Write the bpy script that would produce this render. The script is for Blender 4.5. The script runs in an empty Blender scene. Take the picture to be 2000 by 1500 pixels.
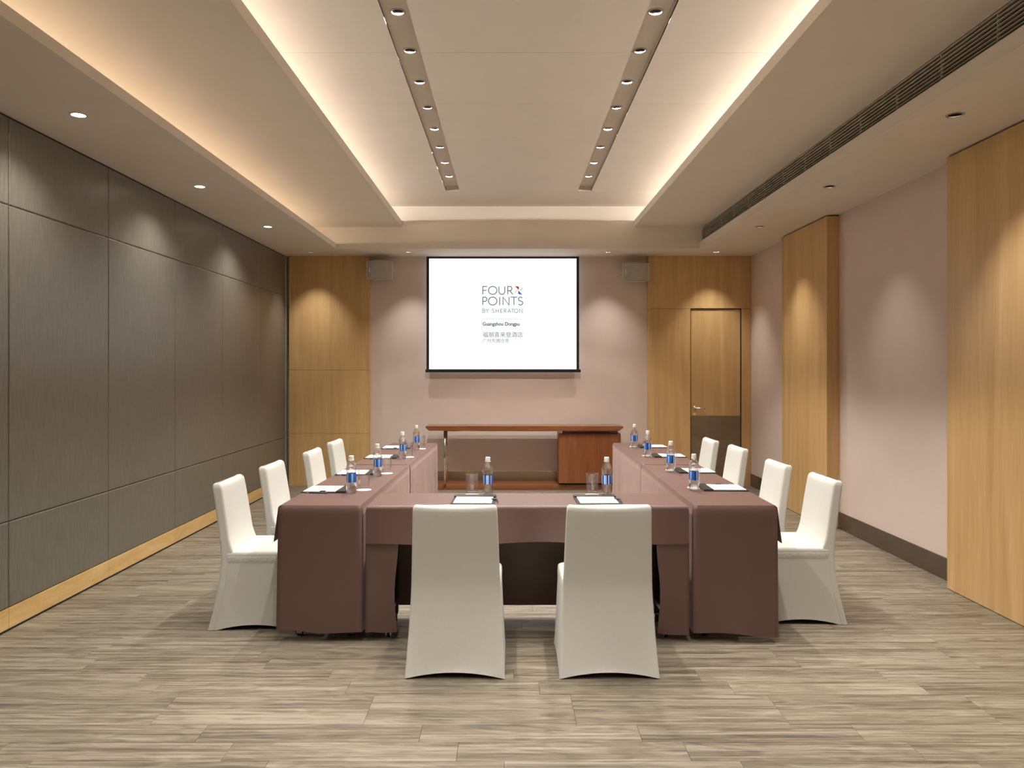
import bpy, bmesh, math, random
from mathutils import Vector, Matrix

random.seed(11)
S = bpy.context.scene
C = S.collection
PI = math.pi
R = math.radians

# ------------------------------------------------------------------ camera
FPX, VPX, VPY, HC = 1495.0, 995.0, 721.0, 1.52      # focal length in px of the 2000 px wide frame
cam = bpy.data.cameras.new('camera')
cam.sensor_width = 36.0
cam.lens = FPX / 2000 * 36.0
cam.shift_x = (1000 - VPX) / 2000
cam.shift_y = -(750 - VPY) / 2000
cam.clip_start = 0.05
cam.clip_end = 60
cam_o = bpy.data.objects.new('camera', cam)
cam_o.location = (0, 0, HC)
cam_o.rotation_euler = (PI / 2, 0, 0)
C.objects.link(cam_o)
S.camera = cam_o

# ------------------------------------------------------------------ world, exposure
W = bpy.data.worlds.new('world')
S.world = W
W.use_nodes = True
W.node_tree.nodes['Background'].inputs[0].default_value = (0.02, 0.018, 0.015, 1)
W.node_tree.nodes['Background'].inputs[1].default_value = 0.2
S.view_settings.view_transform = 'Standard'
S.view_settings.look = 'None'
S.view_settings.gamma = 1.0
S.view_settings.use_curve_mapping = False
EXPOSURE = 1.0
S.view_settings.exposure = EXPOSURE
cy = S.cycles
cy.use_denoising = True
cy.use_adaptive_sampling = True
cy.adaptive_threshold = 0.08
cy.adaptive_min_samples = 16
cy.max_bounces = 7
cy.diffuse_bounces = 4
cy.glossy_bounces = 4
cy.transmission_bounces = 8
cy.transparent_max_bounces = 16
cy.caustics_reflective = False
cy.caustics_refractive = False
cy.sample_clamp_indirect = 4.0
cy.use_light_tree = True

# lamp strengths (W) and colours, used by the lamp builders further down
WARM = (1.0, 0.945, 0.865)
SPOT_TROUGH, SPOT_LEFT, SPOT_RIGHT, SPOT_BACK = 38.0, 28.0, 50.0, 36.0
COVE_LEFT, COVE_MID = 25.0, 70.0

# ------------------------------------------------------------------ key dimensions
ZS = 2.995                 # underside of the low soffit
XL, XR, XC = -2.91, 3.15, 3.03   # left wall, right wall, face of the right wood piers
YB, YF = 10.05, -2.2       # back and front walls
YBW = 9.97                 # face of the wood cladding on the back wall
YBULK = 9.375              # face of the bulkhead in front of the back wall
ZP, ZM = 3.263, 3.514      # side ceiling panels, middle ceiling

# ------------------------------------------------------------------ helpers
def link(o, parent=None):
    C.objects.link(o)
    if parent is not None:
        o.parent = parent
    return o

def mesh_obj(name, verts, faces, mat, parent=None, smooth=False, loc=None, rz=0.0):
    me = bpy.data.meshes.new(name)
    me.from_pydata([tuple(v) for v in verts], [], faces)
    me.validate()
    bm = bmesh.new(); bm.from_mesh(me)
    bmesh.ops.recalc_face_normals(bm, faces=bm.faces)
    bm.to_mesh(me); bm.free()
    if smooth:
        for p in me.polygons: p.use_smooth = True
    me.materials.append(mat)
    o = bpy.data.objects.new(name, me)
    if loc is not None: o.location = loc
    o.rotation_euler.z = rz
    return link(o, parent)

class MB:
    """collects shapes of one mesh"""
    def __init__(s): s.v = []; s.f = []
    def add(s, v, f):
        n = len(s.v); s.v += [tuple(p) for p in v]; s.f += [tuple(i + n for i in q) for q in f]; return s
    def box(s, x0, x1, y0, y1, z0, z1):
        v = [(x0,y0,z0),(x1,y0,z0),(x1,y1,z0),(x0,y1,z0),(x0,y0,z1),(x1,y0,z1),(x1,y1,z1),(x0,y1,z1)]
        return s.add(v, [(0,3,2,1),(4,5,6,7),(0,1,5,4),(1,2,6,5),(2,3,7,6),(3,0,4,7)])
    def cbox(s, x0, x1, y0, y1, z0, z1, c):
        """box with all edges chamfered by c"""
        bm = bmesh.new()
        bmesh.ops.create_cube(bm, size=1)
        for p in bm.verts:
            p.co = Vector(((x0+x1)/2 + p.co.x*(x1-x0), (y0+y1)/2 + p.co.y*(y1-y0), (z0+z1)/2 + p.co.z*(z1-z0)))
        bmesh.ops.bevel(bm, geom=list(bm.edges), offset=c, segments=2, profile=0.5, affect='EDGES')
        bm.verts.index_update()
        s.add([p.co[:] for p in bm.verts], [tuple(q.index for q in f.verts) for f in bm.faces])
        bm.free(); return s
    def lathe(s, prof, n=24, cx=0, cy=0, cz=0, cap=True):
        v = []; f = []
        for (r, z) in prof:
            for k in range(n):
                a = 2*PI*k/n
                v.append((cx + r*math.cos(a), cy + r*math.sin(a), cz + z))
        for i in range(len(prof)-1):
            for k in range(n):
                a, b = i*n+k, i*n+(k+1) % n
                f.append((a, b, b+n, a+n))
        if cap:
            f.append(tuple(range(n-1, -1, -1)))
            m = (len(prof)-1)*n
            f.append(tuple(range(m, m+n)))
        return s.add(v, f)
    def tube(s, p, q, r, n=10):
        p, q = Vector(p), Vector(q); d = (q-p).normalized()
        u = d.orthogonal().normalized(); w = d.cross(u)
        v = [c + (u*math.cos(2*PI*k/n) + w*math.sin(2*PI*k/n))*r for c in (p, q) for k in range(n)]
        f = [(k, (k+1) % n, n+(k+1) % n, n+k) for k in range(n)]
        f += [tuple(range(n-1, -1, -1)), tuple(range(n, 2*n))]
        return s.add(v, f)
    def prism(s, poly, y0, y1):
        """polygon in (x, z) extruded along y"""
        n = len(poly)
        v = [(x, y0, z) for x, z in poly] + [(x, y1, z) for x, z in poly]
        f = [(k, (k+1) % n, n+(k+1) % n, n+k) for k in range(n)] + [tuple(range(n-1, -1, -1)), tuple(range(n, 2*n))]
        return s.add(v, f)
    def loft(s, rings, cap0=False, cap1=False):
        n = len(rings[0]); v = [p for r in rings for p in r]; f = []
        for i in range(len(rings)-1):
            for k in range(n):
                a, b = i*n+k, i*n+(k+1) % n
                f.append((a, b, b+n, a+n))
        if cap0: f.append(tuple(range(n-1, -1, -1)))
        if cap1: f.append(tuple(range((len(rings)-1)*n, len(rings)*n)))
        return s.add(v, f)
    def build(s, name, mat, parent=None, smooth=False, loc=None, rz=0.0):
        return mesh_obj(name, s.v, s.f, mat, parent, smooth, loc, rz)

def tag(o, label, cat, group=None):
    o['label'] = label; o['category'] = cat
    if group: o['group'] = group
    return o
def empty(name, loc, rz=0.0, label=None, cat=None, group=None):
    o = bpy.data.objects.new(name, None)
    o.empty_display_size = 0.1
    o.location = loc; o.rotation_euler.z = rz
    link(o)
    if label: tag(o, label, cat, group)
    return o
def struct(o, label=None):
    o['kind'] = 'structure'
    if label: o['label'] = label
    return o
def copy_tree(o, parent=None):
    c = o.copy(); link(c, parent)
    for ch in list(o.children):
        copy_tree(ch, c)
    return c

# ------------------------------------------------------------------ materials
def new_mat(name):
    m = bpy.data.materials.new(name); m.use_nodes = True
    nt = m.node_tree
    return m, nt, nt.nodes['Principled BSDF']
def nd(nt, kind, **kw):
    n = nt.nodes.new(kind)
    for k, v in kw.items():
        if k.startswith('i_'):
            n.inputs[k[2:].replace('_', ' ')].default_value = v
        else:
            setattr(n, k, v)
    return n
def ramp(nt, stops, interp='LINEAR'):
    n = nt.nodes.new('ShaderNodeValToRGB'); e = n.color_ramp.elements
    n.color_ramp.interpolation = interp
    while len(e) > 1: e.remove(e[-1])
    e[0].position = stops[0][0]; e[0].color = (*stops[0][1], 1)
    for p, c in stops[1:]:
        k = e.new(p); k.color = (*c, 1)
    return n
def plain(name, col, rough=0.5, metal=0.0, spec=0.5, noise=0.0, nscale=30.0, bump=0.0, bscale=200.0, sheen=0.0):
    m, nt, b = new_mat(name)
    b.inputs['Base Color'].default_value = (*col, 1)
    b.inputs['Roughness'].default_value = rough
    b.inputs['Metallic'].default_value = metal
    b.inputs['Specular IOR Level'].default_value = spec
    if sheen:
        b.inputs['Sheen Weight'].default_value = sheen
        b.inputs['Sheen Roughness'].default_value = 0.4
    tc = nd(nt, 'ShaderNodeTexCoord')
    if noise:
        n = nd(nt, 'ShaderNodeTexNoise', i_Scale=nscale, i_Detail=3.0)
        nt.links.new(tc.outputs['Object'], n.inputs['Vector'])
        r = ramp(nt, [(0.3, tuple(c*(1-noise) for c in col)), (0.7, tuple(min(1, c*(1+noise)) for c in col))])
        nt.links.new(n.outputs['Fac'], r.inputs['Fac'])
        nt.links.new(r.outputs['Color'], b.inputs['Base Color'])
    if bump:
        n = nd(nt, 'ShaderNodeTexNoise', i_Scale=bscale, i_Detail=2.0)
        nt.links.new(tc.outputs['Object'], n.inputs['Vector'])
        bp = nd(nt, 'ShaderNodeBump', i_Strength=bump, i_Distance=0.002)
        nt.links.new(n.outputs['Fac'], bp.inputs['Height'])
        nt.links.new(bp.outputs['Normal'], b.inputs['Normal'])
    return m
def emit(name, col, st, base=None):
    m, nt, b = new_mat(name)
    b.inputs['Base Color'].default_value = (*(base or col), 1)
    b.inputs['Emission Color'].default_value = (*col, 1)
    b.inputs['Emission Strength'].default_value = st
    return m
def wood(name, dark, mid, light, scale=(14, 14, 0.5), rough=0.38, fine=0.35, spec=0.5, rnd=False, coat=0.0):
    """grain stretched along the axis with the small scale"""
    m, nt, b = new_mat(name)
    tc = nd(nt, 'ShaderNodeTexCoord')
    vec = tc.outputs['Object']
    if rnd:
        oi = nd(nt, 'ShaderNodeObjectInfo')
        mu = nd(nt, 'ShaderNodeMath', operation='MULTIPLY'); mu.inputs[1].default_value = 37.0
        nt.links.new(oi.outputs['Random'], mu.inputs[0])
        ad = nd(nt, 'ShaderNodeVectorMath', operation='ADD')
        nt.links.new(vec, ad.inputs[0]); nt.links.new(mu.outputs[0], ad.inputs[1])
        vec = ad.outputs[0]
    mp = nd(nt, 'ShaderNodeMapping'); mp.inputs['Scale'].default_value = scale
    nt.links.new(vec, mp.inputs['Vector'])
    n1 = nd(nt, 'ShaderNodeTexNoise', i_Scale=1.0, i_Detail=4.0, i_Roughness=0.55, i_Distortion=0.6)
    nt.links.new(mp.outputs[0], n1.inputs['Vector'])
    mp2 = nd(nt, 'ShaderNodeMapping'); mp2.inputs['Scale'].default_value = tuple(s*9 for s in scale)
    nt.links.new(vec, mp2.inputs['Vector'])
    n2 = nd(nt, 'ShaderNodeTexNoise', i_Scale=1.0, i_Detail=3.0, i_Roughness=0.6)
    nt.links.new(mp2.outputs[0], n2.inputs['Vector'])
    mx = nd(nt, 'ShaderNodeMix', data_type='FLOAT'); mx.inputs[0].default_value = fine
    nt.links.new(n1.outputs['Fac'], mx.inputs[2]); nt.links.new(n2.outputs['Fac'], mx.inputs[3])
    r = ramp(nt, [(0.30, dark), (0.5, mid), (0.70, light)])
    nt.links.new(mx.outputs[0], r.inputs['Fac'])
    nt.links.new(r.outputs['Color'], b.inputs['Base Color'])
    b.inputs['Roughness'].default_value = rough
    b.inputs['Specular IOR Level'].default_value = spec
    b.inputs['Coat Weight'].default_value = coat
    b.inputs['Coat Roughness'].default_value = 0.15
    bp = nd(nt, 'ShaderNodeBump', i_Strength=0.06, i_Distance=0.001)
    nt.links.new(n2.outputs['Fac'], bp.inputs['Height'])
    nt.links.new(bp.outputs['Normal'], b.inputs['Normal'])
    return m

def plank_mat():
    m, nt, b = new_mat('grey_oak_plank')
    tc = nd(nt, 'ShaderNodeTexCoord')
    oi = nd(nt, 'ShaderNodeObjectInfo')
    mu = nd(nt, 'ShaderNodeMath', operation='MULTIPLY'); mu.inputs[1].default_value = 53.0
    nt.links.new(oi.outputs['Random'], mu.inputs[0])
    ad = nd(nt, 'ShaderNodeVectorMath', operation='ADD')
    nt.links.new(tc.outputs['Object'], ad.inputs[0]); nt.links.new(mu.outputs[0], ad.inputs[1])
    def layer(sc, det, rgh, dist):
        mp = nd(nt, 'ShaderNodeMapping'); mp.inputs['Scale'].default_value = sc
        nt.links.new(ad.outputs[0], mp.inputs['Vector'])
        n = nd(nt, 'ShaderNodeTexNoise', i_Scale=1.0, i_Detail=det, i_Roughness=rgh, i_Distortion=dist)
        nt.links.new(mp.outputs[0], n.inputs['Vector'])
        return n.outputs['Fac']
    a = layer((0.75, 30, 1), 4.0, 0.55, 1.0)       # broad streaks
    f = layer((4.0, 170, 1), 3.0, 0.65, 0.3)     # fine grain
    k = layer((3.2, 15, 1), 2.0, 0.5, 2.2)       # cathedral figures
    m1 = nd(nt, 'ShaderNodeMix', data_type='FLOAT'); m1.inputs[0].default_value = 0.38
    nt.links.new(a, m1.inputs[2]); nt.links.new(f, m1.inputs[3])
    m2 = nd(nt, 'ShaderNodeMix', data_type='FLOAT'); m2.inputs[0].default_value = 0.25
    nt.links.new(m1.outputs[0], m2.inputs[2]); nt.links.new(k, m2.inputs[3])
    # a slight tone of its own for each plank
    t1 = nd(nt, 'ShaderNodeMath', operation='SUBTRACT'); t1.inputs[1].default_value = 0.5
    nt.links.new(oi.outputs['Random'], t1.inputs[0])
    t2 = nd(nt, 'ShaderNodeMath', operation='MULTIPLY_ADD'); t2.inputs[1].default_value = 0.045
    nt.links.new(t1.outputs[0], t2.inputs[0]); nt.links.new(m2.outputs[0], t2.inputs[2])
    r = ramp(nt, [(0.36, (0.082, 0.066, 0.045)), (0.44, (0.148, 0.125, 0.090)), (0.51, (0.215, 0.185, 0.138)), (0.60, (0.315, 0.280, 0.220))])
    nt.links.new(t2.outputs[0], r.inputs['Fac'])
    nt.links.new(r.outputs['Color'], b.inputs['Base Color'])
    b.inputs['Roughness'].default_value = 0.42
    b.inputs['Specular IOR Level'].default_value = 0.35
    bp = nd(nt, 'ShaderNodeBump', i_Strength=0.10, i_Distance=0.001)
    nt.links.new(f, bp.inputs['Height'])
    nt.links.new(bp.outputs['Normal'], b.inputs['Normal'])
    return m

def panel_mat():
    """dark grey-brown vinyl with short vertical brush strokes"""
    m, nt, b = new_mat('brushed_taupe_vinyl')
    tc = nd(nt, 'ShaderNodeTexCoord')
    mp = nd(nt, 'ShaderNodeMapping'); mp.inputs['Scale'].default_value = (75, 75, 8)
    nt.links.new(tc.outputs['Object'], mp.inputs['Vector'])
    n = nd(nt, 'ShaderNodeTexNoise', i_Scale=1.0, i_Detail=3.0, i_Roughness=0.6)
    nt.links.new(mp.outputs[0], n.inputs['Vector'])
    r = ramp(nt, [(0.3, (0.140, 0.128, 0.104)), (0.7, (0.195, 0.180, 0.147))])
    nt.links.new(n.outputs['Fac'], r.inputs['Fac'])
    nt.links.new(r.outputs['Color'], b.inputs['Base Color'])
    b.inputs['Roughness'].default_value = 0.32
    b.inputs['Specular IOR Level'].default_value = 0.85
    bp = nd(nt, 'ShaderNodeBump', i_Strength=0.8, i_Distance=0.003)
    nt.links.new(n.outputs['Fac'], bp.inputs['Height'])
    nt.links.new(bp.outputs['Normal'], b.inputs['Normal'])
    return m

def glass_mat(name, ior, tint=(1, 1, 1), refr=0.2, gloss=1.0):
    """thin clear wall: see-through, with mirror highlights at the edges and a little refraction"""
    m, nt, b = new_mat(name)
    nt.nodes.remove(b)
    out = [n for n in nt.nodes if n.type == 'OUTPUT_MATERIAL'][0]
    tc = nd(nt, 'ShaderNodeTexCoord')
    n = nd(nt, 'ShaderNodeTexNoise', i_Scale=45.0, i_Detail=1.0)
    nt.links.new(tc.outputs['Object'], n.inputs['Vector'])
    bp = nd(nt, 'ShaderNodeBump', i_Strength=0.25, i_Distance=0.004)
    nt.links.new(n.outputs['Fac'], bp.inputs['Height'])
    tr = nd(nt, 'ShaderNodeBsdfTransparent'); tr.inputs['Color'].default_value = (*tint, 1)
    rf = nd(nt, 'ShaderNodeBsdfGlass', i_IOR=ior, i_Roughness=0.02); rf.inputs['Color'].default_value = (*tint, 1)
    gl = nd(nt, 'ShaderNodeBsdfGlossy', i_Roughness=0.04)
    lw = nd(nt, 'ShaderNodeLayerWeight', i_Blend=0.5)
    for q in (rf, gl, lw): nt.links.new(bp.outputs['Normal'], q.inputs['Normal'])
    pw = nd(nt, 'ShaderNodeMath', operation='POWER'); pw.inputs[1].default_value = 3.0
    nt.links.new(lw.outputs['Facing'], pw.inputs[0])
    fr = nd(nt, 'ShaderNodeMath', operation='MULTIPLY_ADD'); fr.inputs[1].default_value = 0.75; fr.inputs[2].default_value = 0.08
    nt.links.new(pw.outputs[0], fr.inputs[0])
    m1 = nd(nt, 'ShaderNodeMixShader'); m1.inputs[0].default_value = refr
    nt.links.new(tr.outputs[0], m1.inputs[1]); nt.links.new(rf.outputs[0], m1.inputs[2])
    m2 = nd(nt, 'ShaderNodeMixShader')
    nt.links.new(fr.outputs[0], m2.inputs[0]); nt.links.new(m1.outputs[0], m2.inputs[1]); nt.links.new(gl.outputs[0], m2.inputs[2])
    nt.links.new(m2.outputs[0], out.inputs['Surface'])
    return m

def label_mat():
    m, nt, b = new_mat('blue_bottle_label')
    tc = nd(nt, 'ShaderNodeTexCoord')
    g = nd(nt, 'ShaderNodeTexGradient', gradient_type='RADIAL')
    nt.links.new(tc.outputs['Object'], g.inputs['Vector'])
    bl, lb, wh, dk = (0.02, 0.14, 0.55), (0.30, 0.52, 0.85), (0.80, 0.86, 0.95), (0.015, 0.03, 0.22)
    r = ramp(nt, [(0.0, bl), (0.10, lb), (0.16, bl), (0.24, wh), (0.27, lb), (0.33, dk), (0.38, wh), (0.41, bl),
                  (0.52, lb), (0.58, bl), (0.68, dk), (0.74, lb), (0.80, bl), (0.90, wh), (0.93, bl)], 'CONSTANT')
    nt.links.new(g.outputs['Fac'], r.inputs['Fac'])
    nt.links.new(r.outputs['Color'], b.inputs['Base Color'])
    b.inputs['Roughness'].default_value = 0.3
    return m

def cloth_mat():
    m, nt, b = new_mat('plum_brown_tablecloth')
    tc = nd(nt, 'ShaderNodeTexCoord')
    n = nd(nt, 'ShaderNodeTexNoise', i_Scale=500.0, i_Detail=2.0)
    nt.links.new(tc.outputs['Object'], n.inputs['Vector'])
    r = ramp(nt, [(0.3, (0.104, 0.052, 0.043)), (0.7, (0.130, 0.067, 0.056))])
    nt.links.new(n.outputs['Fac'], r.inputs['Fac'])
    nt.links.new(r.outputs['Color'], b.inputs['Base Color'])
    b.inputs['Roughness'].default_value = 0.42
    b.inputs['Specular IOR Level'].default_value = 1.0
    b.inputs['Sheen Weight'].default_value = 0.35
    b.inputs['Sheen Roughness'].default_value = 0.3
    b.inputs['Sheen Tint'].default_value = (1.0, 0.76, 0.71, 1)
    n2 = nd(nt, 'ShaderNodeTexNoise', i_Scale=7.0, i_Detail=2.0)
    nt.links.new(tc.outputs['Object'], n2.inputs['Vector'])
    bp = nd(nt, 'ShaderNodeBump', i_Strength=0.15, i_Distance=0.01)
    nt.links.new(n2.outputs['Fac'], bp.inputs['Height'])
    nt.links.new(bp.outputs['Normal'], b.inputs['Normal'])
    return m

M = dict(
    paint=plain('warm_white_paint', (0.80, 0.735, 0.65), 0.75, spec=0.2, noise=0.02, nscale=3),
    wallpaper=plain('dusty_pink_wallpaper', (0.74, 0.625, 0.57), 0.6, spec=0.25, noise=0.02, nscale=5, bump=0.15, bscale=160),
    veneer=wood('honey_veneer', (0.54, 0.335, 0.14), (0.65, 0.425, 0.19), (0.75, 0.515, 0.25), (9, 9, 0.45), 0.36, 0.35),
    plank=plank_mat(),
    subfloor=plain('dark_underlay', (0.05, 0.04, 0.03), 0.9, noise=0.1),
    panel=panel_mat(),
    seam=plain('panel_seam', (0.02, 0.018, 0.015), 0.7, noise=0.1),
    board=wood('honey_skirting', (0.60, 0.38, 0.14), (0.72, 0.48, 0.20), (0.80, 0.56, 0.27), (0.6, 3, 14), 0.35, 0.3),
    bronze=plain('dark_bronze_metal', (0.15, 0.118, 0.09), 0.25, metal=0.5, noise=0.1, nscale=8),
    steel=plain('champagne_steel', (0.42, 0.36, 0.27), 0.28, metal=0.9, noise=0.05, nscale=6),
    chrome=plain('chrome', (0.75, 0.73, 0.70), 0.12, metal=1.0, noise=0.03),
    alu=plain('satin_aluminium', (0.50, 0.46, 0.40), 0.4, metal=0.6, noise=0.05),
    kick=wood('brown_kick_laminate', (0.17, 0.12, 0.07), (0.22, 0.16, 0.098), (0.27, 0.20, 0.13), (0.8, 2, 6), 0.4, 0.4),
    cherry=wood('reddish_cherry', (0.17, 0.055, 0.018), (0.25, 0.082, 0.028), (0.34, 0.125, 0.045), (9, 9, 0.6), 0.3, 0.4, coat=0.3),
    cherry_h=wood('reddish_cherry_long', (0.17, 0.058, 0.02), (0.25, 0.088, 0.03), (0.34, 0.13, 0.05), (0.7, 9, 9), 0.3, 0.4, coat=0.3),
    cover=plain('cream_stretch_fabric', (0.63, 0.62, 0.575), 0.85, spec=0.2, noise=0.03, nscale=260, bump=0.25, bscale=420, sheen=0.15),
    band=plain('cream_gathered_fabric', (0.625, 0.615, 0.565), 0.85, spec=0.2, noise=0.06, nscale=90, bump=0.8, bscale=70, sheen=0.15),
    cloth=cloth_mat(),
    black=plain('black_steel', (0.012, 0.012, 0.013), 0.35, noise=0.1),
    tabletop=plain('table_board', (0.25, 0.2, 0.15), 0.6, noise=0.1),
    pet=glass_mat('clear_water_bottle', 1.40, (0.97, 0.98, 0.99), 0.38),
    glass=glass_mat('clear_tumbler_glass', 1.45, (0.99, 0.99, 0.99), 0.0),
    cap=plain('white_cap', (0.85, 0.84, 0.82), 0.4, noise=0.02),
    blabel=label_mat(),
    paper=plain('white_paper', (0.86, 0.87, 0.87), 0.7, spec=0.2, noise=0.01),
    leather=plain('black_leather', (0.022, 0.019, 0.017), 0.42, noise=0.2, bump=0.2, bscale=500),
    pen=plain('pen_body', (0.05, 0.05, 0.055), 0.25, noise=0.05),
    coaster=plain('paper_coaster', (0.80, 0.79, 0.77), 0.8, noise=0.02),
    baffle=plain('dark_reflector', (0.006, 0.005, 0.005), 0.3, metal=0.0, noise=0.05),
    ring=plain('lamp_trim_ring', (0.60, 0.55, 0.48), 0.35, metal=0.7, noise=0.03),
    ringw=plain('white_trim_ring', (0.7, 0.66, 0.6), 0.5, noise=0.03),
    lens=emit('lamp_lens', (1.0, 0.9, 0.75), 3.0),
    lens_on=emit('bright_lamp_lens', (1.0, 0.96, 0.9), 22.0),
    batten=plain('batten_white', (0.7, 0.68, 0.65), 0.6, noise=0.03),
    slat=plain('grille_slat', (0.62, 0.55, 0.45), 0.5, metal=0.0, noise=0.04),
    dark=plain('dark_plenum', (0.012, 0.010, 0.009), 0.8, noise=0.1),
    frame_black=plain('black_screen_border', (0.010, 0.010, 0.011), 0.6, noise=0.1),
    spk=plain('speaker_grey', (0.72, 0.69, 0.64), 0.5, noise=0.03),
    grille=plain('speaker_grille_mesh', (0.46, 0.435, 0.39), 0.5, metal=0.0, noise=0.12, nscale=300, bump=0.4, bscale=600),
)

# ------------------------------------------------------------------ floor
PL, PW = 0.914, 0.152
sub = struct(MB().box(XL-0.1, XR+0.1, YF-0.1, YB+0.1, -0.06, -0.008).build('floor', M['subfloor']), 'grey-brown wood plank floor')
pm = MB().cbox(-PL/2+0.0005, PL/2-0.0005, -PW/2+0.0006, PW/2-0.0006, -0.008, 0.0, 0.0008)
cand = []
row = 0
y = YF + PW/2
while y - PW/2 < YB:
    off = (random.random()) * PL
    x = XL - PL + off
    while x - PL/2 < XR:
        if x + PL/2 > XL:
            cand.append((x, y))
        x += PL
    y += PW; row += 1
def seen_size(c):
    x, y = c
    if y < 2.75: return -1
    px = VPX + x*FPX/y
    if px < -350 or px > 2350: return -1
    return 1.0 / y
order = sorted(cand, key=seen_size, reverse=True)
near = [c for c in order if seen_size(c) > 0][:300]
nearset = set(near)
pmesh = None
for (x, y) in near:
    x0, x1 = max(x-PL/2, XL), min(x+PL/2, XR)
    if x1 - x0 > PL - 0.001:
        if pmesh is None:
            o = pm.build('plank', M['plank'], sub); pmesh = o.data
        else:
            o = link(bpy.data.objects.new('plank', pmesh), sub)
        o.location = (x, y, 0)
    else:
        if x1 - x0 < 0.01: continue
        h = (x1-x0)/2
        o = MB().cbox(-h+0.0005, h-0.0005, -PW/2+0.0006, PW/2-0.0006, -0.008, 0.0, 0.0008).build('plank', M['plank'], sub)
        o.location = ((x0+x1)/2, y, 0)
rest = MB()
for c in cand:
    if c in nearset: continue
    x, y = c
    x0, x1 = max(x-PL/2, XL), min(x+PL/2, XR)
    if x1-x0 > 0.01:
        rest.box(x0+0.0006, x1-0.0006, y-PW/2+0.0006, y+PW/2-0.0006, -0.008, 0.0)
o = rest.build('far_planks', M['plank'], sub); o['kind'] = 'stuff'

# ------------------------------------------------------------------ left wall: padded partition panels
wl = struct(MB().box(XL-0.12, XL-0.012, YF, YB, 0.0, ZS+0.3).build('wall_left', M['seam']), 'grey-brown padded partition wall on the left')
PITCH, Y0P = 1.105, 4.452
def pad_panel(y0, y1, z0, z1, name, mat, parent, g=0.0022, c=0.006, t=0.012):
    y0 += g; y1 -= g; z0 += g; z1 -= g
    xb, xf = XL - t - 0.001, XL
    v = [(xb,y0,z0),(xb,y1,z0),(xb,y1,z1),(xb,y0,z1),
         (xf-c*0.6,y0,z0),(xf-c*0.6,y1,z0),(xf-c*0.6,y1,z1),(xf-c*0.6,y0,z1),
         (xf,y0+c,z0+c),(xf,y1-c,z0+c),(xf,y1-c,z1-c),(xf,y0+c,z1-c)]
    f = [(3,2,1,0),(0,1,5,4),(1,2,6,5),(2,3,7,6),(3,0,4,7),(4,5,9,8),(5,6,10,9),(6,7,11,10),(7,4,8,11),(8,9,10,11)]
    return mesh_obj(name, v, f, mat, parent)
bl = struct(MB().box(XL-0.012, XL-0.002, YF, 9.96, 0.0, 0.012).build('baseboard_left', M['seam']), 'honey wood skirting along the padded wall')
k = -6
while Y0P + k*PITCH < 9.9:
    a, b = Y0P + k*PITCH, min(Y0P + (k+1)*PITCH, 9.93)
    k += 1
    if b < YF: continue
    a = max(a, YF)
    for z0, z1 in ((0.134, 0.635), (0.635, 2.474), (2.474, ZS-0.012)):
        pad_panel(a, b, z0, z1, 'panel', M['panel'], wl)
    pad_panel(a, b, 0.010, 0.132, 'skirting_board', M['board'], bl, g=0.001, c=0.002)
# metal end post of the partition
tp = struct(MB().cbox(XL-0.03, XL+0.012, 9.93, YBW+0.01, 0.04, ZS-0.004, 0.004).build('trim_1', M['alu']), 'aluminium end post of the padded partition')
MB().box(XL-0.03, XL+0.022, 9.925, YBW+0.005, 0.0, 0.045).build('post_foot', M['black'], tp)

# ------------------------------------------------------------------ back wall
wb = struct(MB().box(XL-0.1, XR+0.1, YB, YB+0.1, 0, ZS+0.6).build('wall_back', M['wallpaper']), 'dusty pink back wall with honey wood side panels')
XW0, XW1, XW2, XW3 = -2.872, -1.826, 1.806, XR   # wood cladding spans
DX0, DX1, DZ = 2.362, 3.018, 2.303               # door opening
def clad(x0, x1, z0, z1, g=0.0012):
    MB().cbox(x0+g, x1-g, YBW, YB+0.001, z0+g, z1-g, 0.0012).build('veneer_panel', M['veneer'], wb)
for z0, z1 in ((0.0, 0.68), (0.68, 1.51), (1.51, ZS)):
    clad(XW0, XW1, z0, z1)
clad(XW2, XW3, DZ+0.008, ZS)
clad(XW2, DX0-0.004, 0.0, DZ+0.008)
clad(DX1+0.004, XW3, 0.0, DZ+0.008)
struct(MB().cbox(XW1, XW2, YB-0.014, YB+0.001, 0.0, 0.182, 0.003).build('baseboard_back', M['steel']), 'champagne steel skirting along the pink back wall')
# door set back in the cladding
dr = struct(MB().cbox(DX0+0.006, DX1-0.006, YBW+0.016, YB-0.002, 0.912, DZ-0.004, 0.0015).build('door_1', M['veneer']), 'honey veneer door with brown kick panel in the back wall')
MB().cbox(DX0+0.004, DX1-0.004, YBW+0.013, YB-0.002, 0.006, 0.910, 0.0015).build('kick_panel', M['kick'], dr)
MB().box(DX0-0.003, DX0+0.003, YBW+0.004, YB, 0, DZ).box(DX1-0.003, DX1+0.003, YBW+0.004, YB, 0, DZ).box(DX0, DX1, YBW+0.004, YB, DZ, DZ+0.006).build('door_frame', M['seam'], dr)
hd = MB().tube((DX0+0.055, YBW+0.016, 1.012), (DX0+0.055, YBW-0.035, 1.012), 0.011, 12)
hd.tube((DX0+0.047, YBW-0.035, 1.012), (DX0+0.175, YBW-0.035, 1.008), 0.009, 12)
hd.lathe([(0.0, 0), (0.026, 0), (0.026, 0.006), (0.0, 0.006)], 20, cap=False)
for i in range(len(hd.v)-80, len(hd.v)):
    x, y, z = hd.v[i]; hd.v[i] = (DX0+0.055+x, YBW+0.016-z, 1.012+y)
hh = hd.build('door_handle', M['chrome'], dr, True)
lk = MB().lathe([(0.0, 0), (0.020, 0), (0.020, 0.007), (0.0, 0.007)], 20, cap=False)
lk.v = [(DX0+0.05+x, YBW+0.016-z, 0.935+y) for x, y, z in lk.v]
lk.build('keyhole_rose', M['chrome'], dr)

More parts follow.
